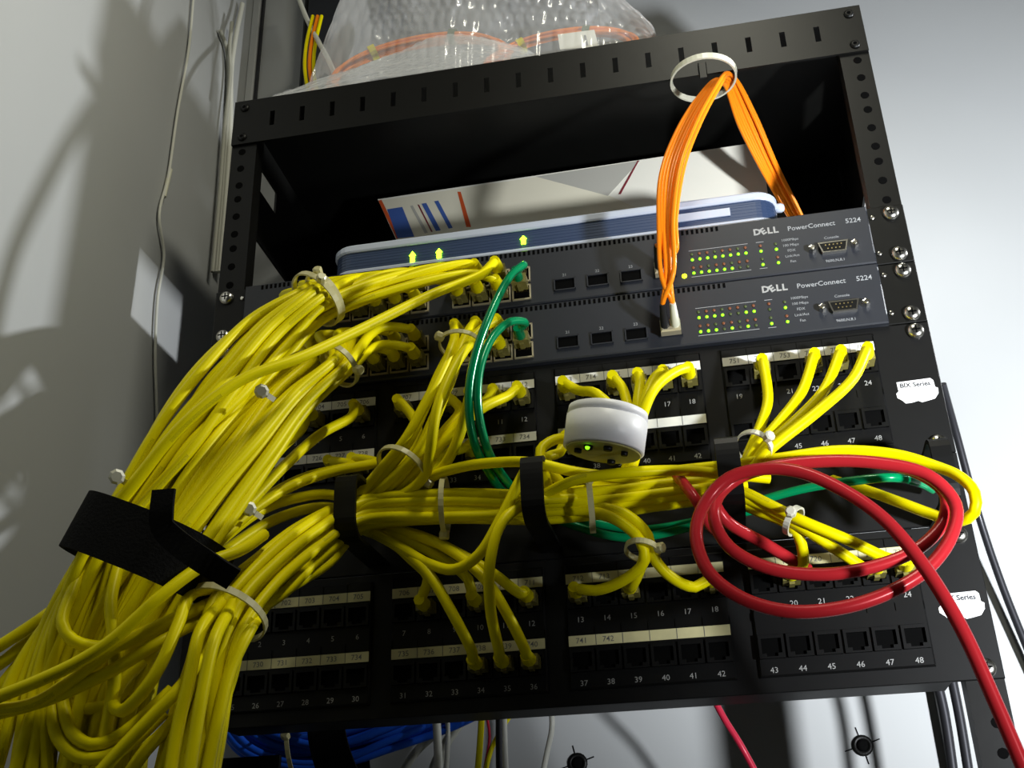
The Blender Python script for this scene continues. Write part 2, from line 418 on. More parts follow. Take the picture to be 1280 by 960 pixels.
    pins.build('pins', 'brass', db)
    for x in (178.5, 205.5):
        MB().lathe((x, FY, zt - 29.6), (0, -1, 0), [(2.6, 0), (2.6, 3.6), (1.4, 3.9), (1.3, 5)], 6, False).build('jack_screw', 'steel', db)
    inst('port_title', text_mesh('Console', 2.8, 'print_grey'), (192, FY - .12, zt - 21.3), fp)
    inst('port_note', text_mesh('9600,N,8,1', 2.8, 'print_grey'), (192, FY - .12, zt - 39), fp)
    if yellow: MB().lathe((94.4, FY, zt - 37), (0, -1, 0), [(1.7, 0), (1.6, .6), (.7, 1.1)], 12).build('status_led', 'led_yellow', sw)
    return sw
make_switch(0, 'upper dark grey network switch directly under the blue box with lit lamps', {0, 1, 2, 3, 4, 5, 6, 7, 8, 9}, {0, 1, 2, 3, 4, 5, 8, 9}, 1, True)
make_switch(-44.45, 'lower dark grey network switch directly above the patch panels', {0, 1, 2, 3, 6, 7, 9}, {0, 1, 2, 4, 6, 8, 9}, 1, False)

# ------------------------------------------------------------------ patch panels
BX0, BP, PP = -203.8, 107.87, 15.70
def port_xz(panel, row, n):            # n = 0..23 along the row
    zt = -88.9 if panel == 'A' else -222.25
    return BX0 + (n // 6) * BP + (n % 6) * PP, zt + (-26.0 if row == 0 else -63.4)
def make_panel(which, zt, label, words, paper, skip):
    pn = thing('patch_bay', (0, 0, zt - 88.9), label, 'patch panel')
    MB().box(-241.3, 241.3, -.4, 2, zt - 88.5, zt - .4, .4).build('panel_plate', 'panel', pn)
    MB().box(-216, 216, 2.2, 40, zt - 86, zt - 4).build('wiring_block', 'plastic_black', pn)
    for s in (-1, 1):
        for z in (-6.35, -82.55): screw(pn, s * 232.55, zt + z, -.4)
    for b in range(4):
        x0 = BX0 + b * BP - 8.4; x1 = x0 + 5 * PP + 16.8
        blk = MB().box(x0, x1, -2.6, 0, zt - 80, zt - 5, 1.0).build('port_block', 'plastic_black', pn)
        tk = MB()
        for k in range(7): tk.box(x0 + .6 + k * PP - .2 + .4, x0 + .6 + k * PP + .4, -3.2, -2.4, zt - 10.4, zt - 6)
        for k in range(7): tk.box(x0 + .6 + k * PP - .2 + .4, x0 + .6 + k * PP + .4, -3.2, -2.4, zt - 48.0, zt - 43.5)
        tk.build('rib', 'plastic_black', blk)
        for r_ in range(2):
            zl = zt - 11.3 - 37.4 * r_
            if (b, r_) not in skip:
                lb = MB().box(x0 + .8, x1 - .8, -3.1, -2.5, zl - 6.1, zl).build('label_strip', paper if b < 2 or which == 'B' else 'paper', blk)
                dv = MB()
                for k in range(1, 6): dv.box(x0 + 1 + k * PP - .15 + .2, x0 + 1 + k * PP + .4, -3.25, -3.05, zl - 6, zl - .1)
                dv.build('dividers', 'ink', lb)
                for k in range(6):
                    wd = words[r_][b * 6 + k]
                    if wd: inst('handwriting', text_mesh(wd, 4.6, 'ink', .02), (BX0 + b * BP + k * PP, -3.2, zl - 3.2), lb).rotation_euler[1] = math.radians(((k * 37 + b * 11) % 9) - 4)
            for k in range(6):
                n = b * 6 + k; x, z = port_xz(which, r_, n)
                p = inst('port', RJB, (x, -2.6, z), pn); inst('cavity', CAV, (x, -2.6, z), p)
                inst('number', text_mesh('%d' % (n + 1 + 24 * r_), 4.6, 'print_white'), (x, -2.75, zt - 39.4 - 37.1 * r_), p)
    return pn
wA = [['%d' % (701 + i) for i in range(18)] + ['%d' % (751 + i) for i in range(6)], ['%d' % (723 + i) for i in range(12)] + [''] * 12]
wB = [['%d' % (700 + i) for i in range(15)] + [''] * 3 + ['%d' % (718 + i) for i in range(6)], ['%d' % (729 + i) for i in range(14)] + [''] * 10]
pA = make_panel('A', -88.9, 'upper black patch panel with white numbered strips between switches and cable rings', wA, 'paper', {(3, 1)})
pB = make_panel('B', -222.25, 'lower black patch panel with yellowed numbered strips at the bottom of the rack', wB, 'paper_yellow', {(3, 1)})
def sticker(x, z, label):
    t = thing('sticker', (x, -.4, z - 8), label, 'sticker')
    MB().prism([(x - 11, z + 7), (x + 9, z + 7.6), (x + 10.6, z + 6), (x + 10.8, z + 1.5), (x + 12.4, z + .5), (x + 12, z - 3), (x + 9.5, z - 6.2),
                (x + 5, z - 7.2), (x + 1.5, z - 7.8), (x - .5, z - 6.6), (x - 4, z - 7.4), (x - 8, z - 7.6), (x - 9.5, z - 5.6), (x - 12.2, z - 3.4), (x - 12.4, z - .6), (x - 10.8, z + 1)], -.7, -.42).build('torn_paper', 'device_white', t)
    inst('lettering', text_mesh('BIX Series', 4.3, 'ink_dark', .12), (x - .5, -.85, z + 4.2), t)
sticker(226.3, -136, 'torn white sticker at the right end of the upper patch panel')
sticker(226.3, -269.5, 'torn white sticker at the right end of the lower patch panel')

# ------------------------------------------------------------------ cable manager with rings
mg = thing('cable_manager', (0, 0, -222), 'black cable manager panel with four protruding rings between the patch panels', 'cable manager')
MB().box(-241.3, 241.3, -.4, 2, -221.9, -178.2, .4).build('panel_plate', 'panel', mg)
for s in (-1, 1):
    for z in (-184.15, -215.9): screw(mg, s * 232.55, z, -.4)
for x, D, dz in ((-113, 1, 0), (-3, 1, 0), (107, 1, 0), (223, .68, -5)):
    pts = [(x, -1, -183), (x, -40, -181.5), (x, -60, -181), (x, -68, -184), (x, -70, -191), (x, -70, -203), (x, -69, -212), (x, -63, -217.5), (x, -40, -218), (x, -1, -217)]
    pts = [(a, b * D, c + dz) for a, b, c in pts]
    MB().ribbon(catmull(pts, 3), (1, 0, 0), 13 if D == 1 else 11, 2.6).build('ring', 'plastic_black', mg)

# ------------------------------------------------------------------ blue modem on top of the switch
mo = thing('modem', (0, 60, 0), 'blue and silver modem with glowing green lamps lying on the upper switch', 'modem')
def rounded(x0, x1, y0, y1, r, n=7):
    out = []
    for cx, cy, a0 in ((x1 - r, y0 + r, -90), (x1 - r, y1 - r, 0), (x0 + r, y1 - r, 90), (x0 + r, y0 + r, 180)):
        for k in range(n): a = math.radians(a0 + 90 * k / (n - 1)); out.append((cx + r * math.cos(a), cy + r * math.sin(a)))
    return out
def slab(mb, pl, z0, z1, b=0):
    n = len(pl); c = np.mean(pl, axis=0); rings = []
    lv = [(z0, b), (z0 + b, 0), (z1 - b, 0), (z1, b)] if b else [(z0, 0), (z1, 0)]
    vs = []
    for z, d in lv:
        for p in pl:
            q = np.array(p) - c; k = 1 - d / max(1e-6, np.linalg.norm(q)); vs.append((c[0] + q[0] * k, c[1] + q[1] * k, z))
    fs = [tuple(range(n))[::-1], tuple((len(lv) - 1) * n + i for i in range(n))]
    for j in range(len(lv) - 1):
        for i in range(n): i2 = (i + 1) % n; fs.append((j * n + i, j * n + i2, (j + 1) * n + i2, (j + 1) * n + i))
    mb.add(vs, fs); return mb
MX0, MX1, MY0, MY1 = -157, 163, 3, 150
slab(MB(), rounded(MX0 + 1.5, MX1 - 1.5, MY0 + 1.5, MY1 - 1.5, 14), 6.5, 21.5).build('blue_band', 'modem_blue', mo)
slab(MB(), rounded(MX0, MX1, MY0, MY1, 15), 0, 6.5, 1.2).build('lower_shell', 'modem_silver', mo)
slab(MB(), rounded(MX0, MX1, MY0, MY1, 15), 21.5, 27.5, 1.2).build('upper_shell', 'modem_silver', mo)
rb = MB()
for z in (9.5, 12, 14.5, 17, 19): slab(rb, rounded(MX0 + 1.35, MX1 - 1.35, MY0 + 1.35, MY1 - 1.35, 14), z, z + .7)
rb.build('ridges', 'modem_blue', mo)
for z in (3.5, 24): MB().lathe((MX1 - 2, 22, z), (1, 0, 0), [(3.4, 0), (3.4, 5), (2.2, 7)], 12).build('foot', 'modem_silver', mo)
MB().box(94, 130, MY0 + .6, MY0 + 1.4, 11.5, 17.5).build('name_plate', 'modem_silver', mo)
for x, z, h in ((-95, 7, 9), (-75.5, 7.5, 8), (-14.3, 10, 7)):
    o = MB(); o.prism([(x - 1.6, z), (x + 1.6, z), (x + 1.6, z + h * .6), (x + 2.4, z + h * .6), (x, z + h), (x - 2.4, z + h * .6), (x - 1.6, z + h * .6)], MY0 + .6, MY0 + 1.3)
    o.build('lamp', 'led_bright', mo)

# printed carton standing on the modem
ca = thing('carton', (0, 130, 28), 'cream and white printed carton standing on the blue modem under the shelf', 'carton')
KY = 106.0
K = lambda u, v: (px(u, v, KY)[0], px(u, v, KY)[2])
TL, TR, R1, R2 = K(472, 249), K(939, 179), K(955.6, 208), K(956, 240)
BLx = TL[0] + (K(494, 297)[0] - TL[0]) * (TL[1] - 28) / (TL[1] - K(494, 297)[1])
MB().prism([(BLx, 28), (R2[0], 28), R1, TR, TL], KY, 146).build('carton_body', 'carton_white', ca)
def printed(name, pts, material, y=.25): MB().prism([K(*p) for p in pts], KY - y, KY - y + .2).build(name, material, ca)
printed('printed_area', [(475, 251), (700, 217), (800, 262), (800, 300), (560, 330), (508, 330)], 'carton_cream', .22)
printed('printed_area', [(670, 221), (800, 201), (760, 245)], 'carton_grey', .3)
printed('printed_stripe', [(572, 240), (576, 240), (589, 284), (583, 284)], 'carton_red', .42)
printed('printed_stripe', [(797, 201), (799, 201), (776, 243), (773, 243)], 'carton_maroon', .42)
printed('printed_picture', [(484, 262), (503, 259), (518, 296), (497, 298)], 'carton_blue', .42)
printed('printed_stripe', [(527, 255), (533, 254), (551, 288), (545, 289)], 'carton_blue', .42)
printed('printed_stripe', [(543, 252), (548, 251), (566, 285), (561, 286)], 'carton_blue', .42)
printed('printed_stripe', [(513, 258), (516, 257), (535, 291), (531, 292)], 'carton_grey', .42)
printed('printed_stripe', [(522, 256), (524, 256), (541, 290), (539, 290)], 'carton_maroon', .42)
printed('printed_frame', [(473, 251), (477, 250), (500, 297), (496, 299)], 'carton_red', .36)

# ------------------------------------------------------------------ cables
rnd = random.Random(7)
BOOT = MB().box(-5.0, 5.0, -11, 0, -3.4, 3.4).box(-1.5, 1.5, -8, -1, -4.8, -3.2).mesh('plug', 'plug', (0, 0, 0))
def cable(pts, r, material, label, group=None, plugs=(), step=4.0, name='patch_cable', n=9, boot=None):
    path = catmull(pts, step); m = MB(); m.tube(path, r, n)
    if not plugs:
        return tag(m.build(name, material, None, path[0]), label, 'cable', group)
    t = thing(name, plugs[0], label, 'cable', group); m.build('jacket', material, t)
    for p in plugs:
        inst('plug', BOOT, p, t)
        q = np.asarray(p, float)
        MB().tube([q + (0, -11, 0), q + (0, -15, 0), q + (0, -22, 0)], r, 9, [r * 1.35, r * 1.3, r * 1.05]).build('strain_relief', boot or material, t)
    return t
def P3(seq):
    return [px(*p) if len(p) == 3 else np.array(p[1:], float) for p in seq]
def port_pts(X, Z, y0=FY, bend=None):
    h = [np.array((X, y0 - 2, Z)), np.array((X, y0 - 20, Z))]
    if bend: h.append(np.array((X + bend[0], y0 - 34, Z + bend[1])))
    return h
def pack(n, seed):
    R = random.Random(seed); pts = [np.array((R.uniform(-1, 1), R.uniform(-1, 1))) * .7 for _ in range(n)]
    dmin = 1.75 / math.sqrt(max(1, n))
    for it in range(150):
        for i in range(n):
            for j in range(i):
                d = pts[i] - pts[j]; L = np.linalg.norm(d) + 1e-6
                if L < dmin: d = d / L * (dmin - L) * .5; pts[i] = pts[i] + d; pts[j] = pts[j] - d
            L = np.linalg.norm(pts[i])
            if L > 1: pts[i] = pts[i] / L
    return pts
def bundle(nodes, n, seed, heads=None, r=3.2, twist=.35, jit=.10, fill=1.5, keep_sorted=True):
    """nodes: (u, v, y, half width px).  Returns n paths; heads are lists of points put in front."""
    R = random.Random(seed); sl = pack(n, seed); C = [px(a[0], a[1], a[2]) for a in nodes]
    frames = []
    for i, a in enumerate(nodes):
        t = unit(C[min(i + 1, len(C) - 1)] - C[max(i - 1, 0)]); view = unit(C[i] - CC)
        side = unit(np.cross(t, view)); A = max(1.0, a[3] * depth_of(C[i]) / CF - r)
        B = max(r * .4, fill * n * r * r / (A + r) - r * .5) if n > 2 else r * .8
        frames.append((C[i], side, np.cross(side, t), A, min(B, 45)))
    order = list(range(n))
    if heads:
        key = [float((np.asarray(h[-1]) - C[0]) @ frames[0][1]) for h in heads]
        hs = sorted(range(n), key=lambda i: key[i]); ss = sorted(range(n), key=lambda i: sl[i][0])
        amap = {h: s for h, s in zip(hs, ss)}
    else: amap = {i: i for i in range(n)}
    out = []
    for i in range(n):
        a, b = sl[amap[i]]; pth = list(heads[i]) if heads else []; ph = R.uniform(-1, 1)
        for j, (c, sd, dp, A, B) in enumerate(frames):
            th = twist * math.sin(j * .9 + ph) * (j > 0); aa = a * math.cos(th) - b * math.sin(th); bb = a * math.sin(th) + b * math.cos(th)
            aa += R.uniform(-jit, jit) * (j > 0); bb += R.uniform(-jit, jit) * (j > 0)
            pth.append(c + sd * aa * A + dp * bb * B)
        out.append(pth)
    return out
def zip_tie(u, v, y, ang, hw, dep, label, width=4.2, material='nylon', head=-0.6):
    """band round a bundle; ang = image direction of the bundle (deg, y down), hw = half width px"""
    c = px(u, v, y); a = math.radians(ang)
    view = unit(c - CC); t = unit(px(u + 10 * math.cos(a), v + 10 * math.sin(a), y) - c); t = unit(t - view * (.5 if 110 < ang < 155 else .12)); sd = unit(np.cross(t, view)); dp = np.cross(sd, t)
    A = hw * depth_of(c) / CF
    A += 2.5; dep = dep + 5; width = width * .72
    loop = [c + sd * A * math.cos(k * math.pi / 14) + dp * dep * math.sin(k * math.pi / 14) for k in range(28)]
    o = thing('zip_tie', c, label, 'zip tie'); MB().ribbon(loop, t, width, 1.2, True).build('band', material, o)
    if dp @ view > 0: h = math.pi * (1.5 + head * .33)
    else: h = math.pi * (.5 + head * .33)
    hp = c + sd * A * 1.06 * math.cos(h) + dp * (dep + 2) * math.sin(h)
    MB().lathe(hp, unit(hp - c), [(2.8, -2), (3.1, -1), (3.1, 2.4), (2.2, 3.2)], 8, False).build('head', material, o)
    return o

YL = 'yellow'
# upper switch: thick bundle swept to the left
heads = []
for k, x in enumerate(COLS[1:]):
    if 0 < k < 8: heads.append(port_pts(x, -20.5, bend=(-15, -7)))
    if k < 9: heads.append(port_pts(x, -34.5, bend=(-15, -1)))
nodes = [(392, 376, -82, 32), (335, 418, -100, 42), (275, 484, -118, 50), (222, 556, -128, 52), (176, 630, -135, 50), (140, 690, -140, 46), (100, 770, -145, 55), (62, 860, -150, 62), (40, 1000, -150, 75)]
for pth, h in zip(bundle(nodes, len(heads), 3, heads), heads):
    cable(pth, 3.2, YL, 'yellow patch cable in the thick bundle swept left from the upper switch', 'yellow cables leaving the upper switch', (h[0],))
# single cable crossing in front of it
cable(port_pts(COLS[1], -20.5) + P3([(600, 344, -42), (540, 368, -62), (450, 412, -95), (375, 447, -122), (300, 476, -140), (232, 528, -152), (170, 600, -156), (118, 668, -157), (84, 740, -158), (60, 830, -158), (35, 990, -158)]), 3.2, YL,
      'single yellow patch cable slanting in front of the upper switch bundle', None, (port_pts(COLS[1], -20.5)[0],))
# lower switch, left ports
heads = [port_pts(x, -44.45 - 20.5, bend=(-16, -3)) for x in COLS[4:8]] + [port_pts(x, -44.45 - 34.5, bend=(-16, -2)) for x in COLS[4:8]]
nodes = [(424, 458, -74, 21), (372, 502, -95, 26), (325, 562, -112, 30), (282, 622, -124, 34), (238, 690, -134, 36), (190, 770, -140, 40), (140, 860, -145, 45), (105, 1000, -145, 50)]
for pth, h in zip(bundle(nodes, len(heads), 11, heads), heads):
    cable(pth, 3.2, YL, 'yellow patch cable in the tied bundle curving down from the lower switch', 'yellow cables leaving the left half of the lower switch', (h[0],))
heads = [port_pts(x, -44.45 - 20.5, bend=(-10, -4)) for x in COLS[8:10]] + [port_pts(x, -44.45 - 34.5, bend=(-10, -4)) for x in COLS[8:11]]
nodes = [(385, 452, -64, 15), (340, 492, -92, 24), (296, 545, -112, 30), (250, 606, -126, 34), (205, 678, -136, 36), (160, 760, -142, 42), (118, 860, -146, 46), (80, 1000, -146, 55)]
for pth, h in zip(bundle(nodes, len(heads), 21, heads, fill=1.2), heads):
    cable(pth, 3.2, YL, 'yellow patch cable between the two large left bundles', 'yellow cables between the left bundles', (h[0],))
# patch panel A, first block
def panel_cable(panel, row, n, pts, label, group=None, r=3.2, material=YL):
    X, Z = port_xz(panel, row, n); h = port_pts(X, Z, -2.6)
    return cable(h + P3(pts), r, material, label, group, (h[0],))
A1 = 'yellow patch cable from the left block of the upper patch panel'
G1 = 'cables of the left upper panel block'
panel_cable('A', 0, 5, [(440, 520, -34), (400, 543, -62), (356, 582, -90), (316, 624, -108), (268, 676, -124), (215, 750, -135), (170, 850, -140), (140, 1000, -140)], 'topmost right yellow cable from the left block of the upper patch panel')
panel_cable('A', 0, 3, [(378, 535, -36), (352, 560, -60), (326, 596, -86), (298, 634, -104), (254, 686, -120), (200, 760, -132), (150, 870, -140), (120, 1000, -140)], 'arched yellow cable left of the last port in the left upper panel block')
panel_cable('A', 1, 5, [(470, 578, -30), (420, 588, -54), (372, 604, -76), (326, 630, -96), (282, 668, -112), (230, 730, -126), (190, 830, -134), (165, 1000, -138)], A1, G1)
panel_cable('A', 1, 4, [(440, 582, -30), (390, 594, -52), (350, 612, -74), (318, 636, -94), (268, 682, -112), (220, 745, -126), (180, 840, -134), (150, 1000, -138)], A1, G1)
cable(P3([(448, 628, -22), (410, 618, -36), (372, 622, -56), (330, 636, -82), (290, 664, -102), (246, 706, -118), (205, 775, -128), (175, 880, -134), (160, 1000, -136)]), 3.2, YL, 'yellow cable curving out behind the first cable ring beside the small tie')
cable(P3([(446, 640, -24), (400, 634, -44), (352, 646, -66), (305, 672, -90), (256, 712, -112), (212, 780, -124), (185, 880, -130), (172, 1000, -134)]), 3.2, YL, 'lower yellow cable passing behind the first cable ring towards the black strap')
# lower switch right ports: bundle dropping into the ring row
heads = [port_pts(x, -44.45 - 20.5) for x in COLS[1:4]] + [port_pts(COLS[3], -44.45 - 34.5)]
nodes = [(577, 434, -44, 19), (562, 470, -52, 23), (545, 515, -56, 25), (522, 560, -56, 26), (492, 600, -48, 26), (452, 634, -44, 22), (405, 664, -70, 28), (358, 700, -100, 32), (310, 745, -124, 32), (276, 800, -134, 34), (256, 880, -138, 36), (240, 1000, -140, 40)]
for pth, h in zip(bundle(nodes, len(heads), 31, heads, fill=1.2), heads):
    cable(pth, 3.2, YL, 'yellow patch cable dropping from the lower switch beside the green cables', 'yellow cables from the right half of the lower switch', (h[0],))
for (seq, lab) in (([(592, 424, -46), (566, 462, -68), (546, 512, -76), (538, 560, -70), (530, 596, -54), (500, 620, -46), (450, 630, -50), (400, 660, -78), (345, 704, -112), (300, 754, -134), (272, 830, -142), (262, 1000, -142)], 'frontmost yellow cable hanging straight down over the dropping bundle'),
                   ([(600, 440, -40), (588, 490, -58), (574, 545, -60), (552, 586, -50), (520, 606, -40), (450, 640, -40)], 'yellow cable hanging just left of the two green cables')):
    h = port_pts(COLS[2 if 'front' in lab else 1], -44.45 - 34.5); cable(h + P3(seq), 3.2, YL, lab, None, (h[0],))
# panel A block 2
for q_, (n, seq) in enumerate(((11, [(636, 494, -30), (600, 512, -46), (560, 548, -50), (520, 590, -46), (486, 622, -40), (446, 640, -40)]),
               (10, [(610, 498, -32), (580, 522, -44), (545, 560, -46), (510, 598, -44), (480, 624, -38), (446, 648, -36)]),
               (9, [(590, 508, -30), (566, 530, -40), (536, 566, -42), (505, 602, -40), (470, 630, -36), (446, 652, -34)]),
               (8, [(575, 512, -28), (556, 538, -36), (530, 572, -38), (500, 604, -36), (446, 640, -30)]))):
    panel_cable('A', 0, n, seq, ('rightmost', 'second from right', 'third from right', 'fourth from right')[q_] + ' yellow cable in the upper row right of the green cables')
panel_cable('A', 0, 6, [(515, 520, -28), (522, 545, -36), (506, 580, -38), (478, 612, -36), (446, 634, -30)], 'short yellow cable from the first port of the second upper panel block')
panel_cable('A', 1, 9, [(574, 562, -28), (550, 570, -38), (526, 596, -40), (490, 622, -36), (446, 650, -30)], 'yellow cable from the lower row of the second upper panel block')
# ring row: horizontal bundle towards the left
nodes = [(930, 608, -28, 18), (850, 614, -34, 24), (760, 624, -36, 26), (676, 632, -38, 27), (560, 632, -42, 28), (450, 642, -44, 28), (392, 680, -72, 40), (340, 720, -102, 40), (286, 768, -128, 40), (262, 840, -138, 42), (240, 920, -142, 48), (222, 1010, -144, 55)]
NM = 11
for pth in bundle(nodes, NM, 41, fill=1.15, twist=.25):
    cable(pth, 3.2, YL, 'yellow cable of the horizontal bundle lying in the cable rings', 'yellow cables lying through the cable rings')
# block 3 of panel A
L3 = 'yellow patch cable looping behind the white round device'
for q_, (n, seq) in enumerate(((12, [(722, 488, -26), (745, 492, -38), (776, 525, -40), (786, 570, -36), (770, 606, -30), (700, 622, -28)]),
               (14, [(776, 482, -26), (785, 510, -36), (790, 545, -38), (784, 585, -34), (760, 612, -28), (690, 628, -26)]),
               (15, [(800, 476, -28), (797, 502, -36), (795, 540, -36), (788, 582, -32), (762, 616, -28), (690, 634, -26)]),
               (16, [(820, 470, -30), (806, 500, -40), (798, 540, -40), (790, 584, -36), (764, 618, -32), (690, 640, -28)]),
               (17, [(846, 464, -32), (818, 486, -44), (802, 524, -46), (794, 570, -40), (776, 608, -34), (700, 640, -30)]))):
    panel_cable('A', 0, n, seq, L3 + ', ' + ('leftmost', 'second from left', 'middle one', 'second from right', 'rightmost')[q_] + ' of five')
for n, seq, lab in ((13, [(724, 556, -26), (700, 548, -38), (676, 562, -46), (680, 590, -48), (690, 626, -46)], 'yellow cable bulging out left of the white round device'),
                    (12, [(700, 565, -26), (684, 572, -34), (688, 588, -38), (705, 608, -36)], 'lower short yellow cable left of the white round device')):
    panel_cable('A', 1, n, seq, lab)
# block 4 of panel A
for q_, (n, seq) in enumerate(((19, [(960, 500, -34), (950, 534, -40), (938, 562, -42), (924, 592, -38), (880, 606, -34), (800, 612, -32)]),
               (21, [(1002, 490, -34), (972, 530, -44), (944, 562, -46), (922, 594, -42), (870, 604, -36), (790, 610, -34)]),
               (22, [(1030, 488, -34), (992, 528, -44), (952, 562, -46), (924, 598, -42), (870, 610, -36), (790, 618, -34)]),
               (23, [(1066, 474, -36), (1020, 516, -50), (962, 562, -52), (926, 598, -46), (870, 612, -40), (790, 622, -36)]))):
    panel_cable('A', 0, n, seq, ('leftmost', 'second', 'third', 'rightmost')[q_] + ' of four yellow cables gathered in the white tie at right')
cable(P3([(1040, 600, -14), (1080, 612, -26), (1130, 630, -42), (1165, 643, -50), (1198, 652, -60), (1218, 640, -68), (1218, 616, -70), (1200, 596, -66), (1168, 582, -58), (1120, 568, -54), (1050, 563, -52), (970, 573, -50), (900, 582, -44), (830, 590, -40), (740, 606, -36)]), 3.1, YL,
      'yellow cable looping round the rightmost cable ring and back')
cable(P3([(962, 598, -40), (900, 592, -48), (850, 588, -56), (780, 591, -66), (720, 600, -60), (680, 618, -50), (640, 640, -46), (560, 646, -50), (452, 650, -52), (390, 690, -84), (340, 735, -118), (302, 790, -136), (280, 870, -142), (258, 1000, -144)]), 3.1, YL,
      'long yellow cable arching in front of the bundle below the round device')
cable(P3([(520, 616, -40), (540, 596, -50), (575, 584, -56), (620, 578, -58), (664, 578, -58), (720, 590, -50), (800, 600, -42)]), 3.2, YL,
      'level yellow cable running above the ring bundle towards the second ring')
# panel B
for n, row, seq, lab in ((9, 1, [(590, 815, -32), (566, 768, -44), (532, 712, -46), (495, 682, -36), (450, 655, -34)], 'yellow cable curving down to port thirty four of the lower patch panel'),
                         (10, 1, [(624, 815, -34), (613, 760, -52), (613, 700, -66), (628, 652, -66), (662, 628, -54), (720, 622, -44)], 'yellow cable bowed upright down to port thirty five of the lower patch panel'),
                         (11, 1, [(656, 812, -32), (634, 768, -44), (606, 724, -48), (556, 684, -40), (500, 664, -34), (450, 650, -30)], 'yellow cable slanting down to port thirty six of the lower patch panel'),
                         (11, 0, [(650, 742, -28), (615, 716, -36), (570, 690, -38), (520, 668, -34), (450, 655, -30)], 'yellow cable reaching port twelve of the lower patch panel'),
                         (7, 0, [(535, 722, -26), (515, 700, -32), (490, 678, -32), (450, 660, -30)], 'shaded yellow cable reaching port eight of the lower patch panel'),
                         (9, 0, [(585, 724, -26), (552, 698, -32), (510, 676, -34), (450, 658, -32)], 'shaded yellow cable reaching port ten of the lower patch panel')):
    panel_cable('B', row, n, seq, lab)
cable(P3([(662, 578, -60), (648, 604, -62), (625, 650, -62), (598, 694, -58), (568, 712, -52), (535, 704, -46), (500, 684, -40), (455, 660, -36)]), 3.2, YL, 'yellow cable hooking from the second ring down into a loose loop')
for n, seq, lab in ((12, [(745, 738, -26), (785, 722, -38), (806, 700, -46), (800, 676, -50), (780, 656, -48), (745, 640, -42), (660, 640, -38)], 'left yellow cable of the forked group under the round device'),
                    (14, [(788, 735, -26), (800, 712, -38), (806, 690, -42), (796, 668, -44), (770, 650, -42), (730, 640, -36), (660, 646, -34)], 'middle yellow cable of the forked group under the round device'),
                    (17, [(868, 734, -26), (835, 718, -38), (816, 694, -44), (810, 670, -46), (790, 648, -46), (756, 634, -42), (660, 634, -38)], 'right yellow cable of the forked group under the round device')):
    panel_cable('B', 0, n, seq, lab)
for n, seq, lab in ((23, [(1110, 698, -32), (1062, 676, -44), (1000, 650, -48), (960, 630, -44), (920, 612, -38), (860, 606, -34)], 'upper yellow cable under the red coil to the last lower panel ports'),
                    (22, [(1086, 712, -28), (1050, 690, -38), (996, 655, -44), (955, 634, -40), (915, 618, -36), (860, 612, -32)], 'lower yellow cable under the red coil to the last lower panel ports'),
                    (19, [(1002, 710, -26), (1002, 680, -36), (990, 658, -40), (950, 640, -36), (910, 624, -34), (860, 618, -30)], 'yellow cable dropping straight down behind the red coil')):
    panel_cable('B', 0, n, seq, lab)

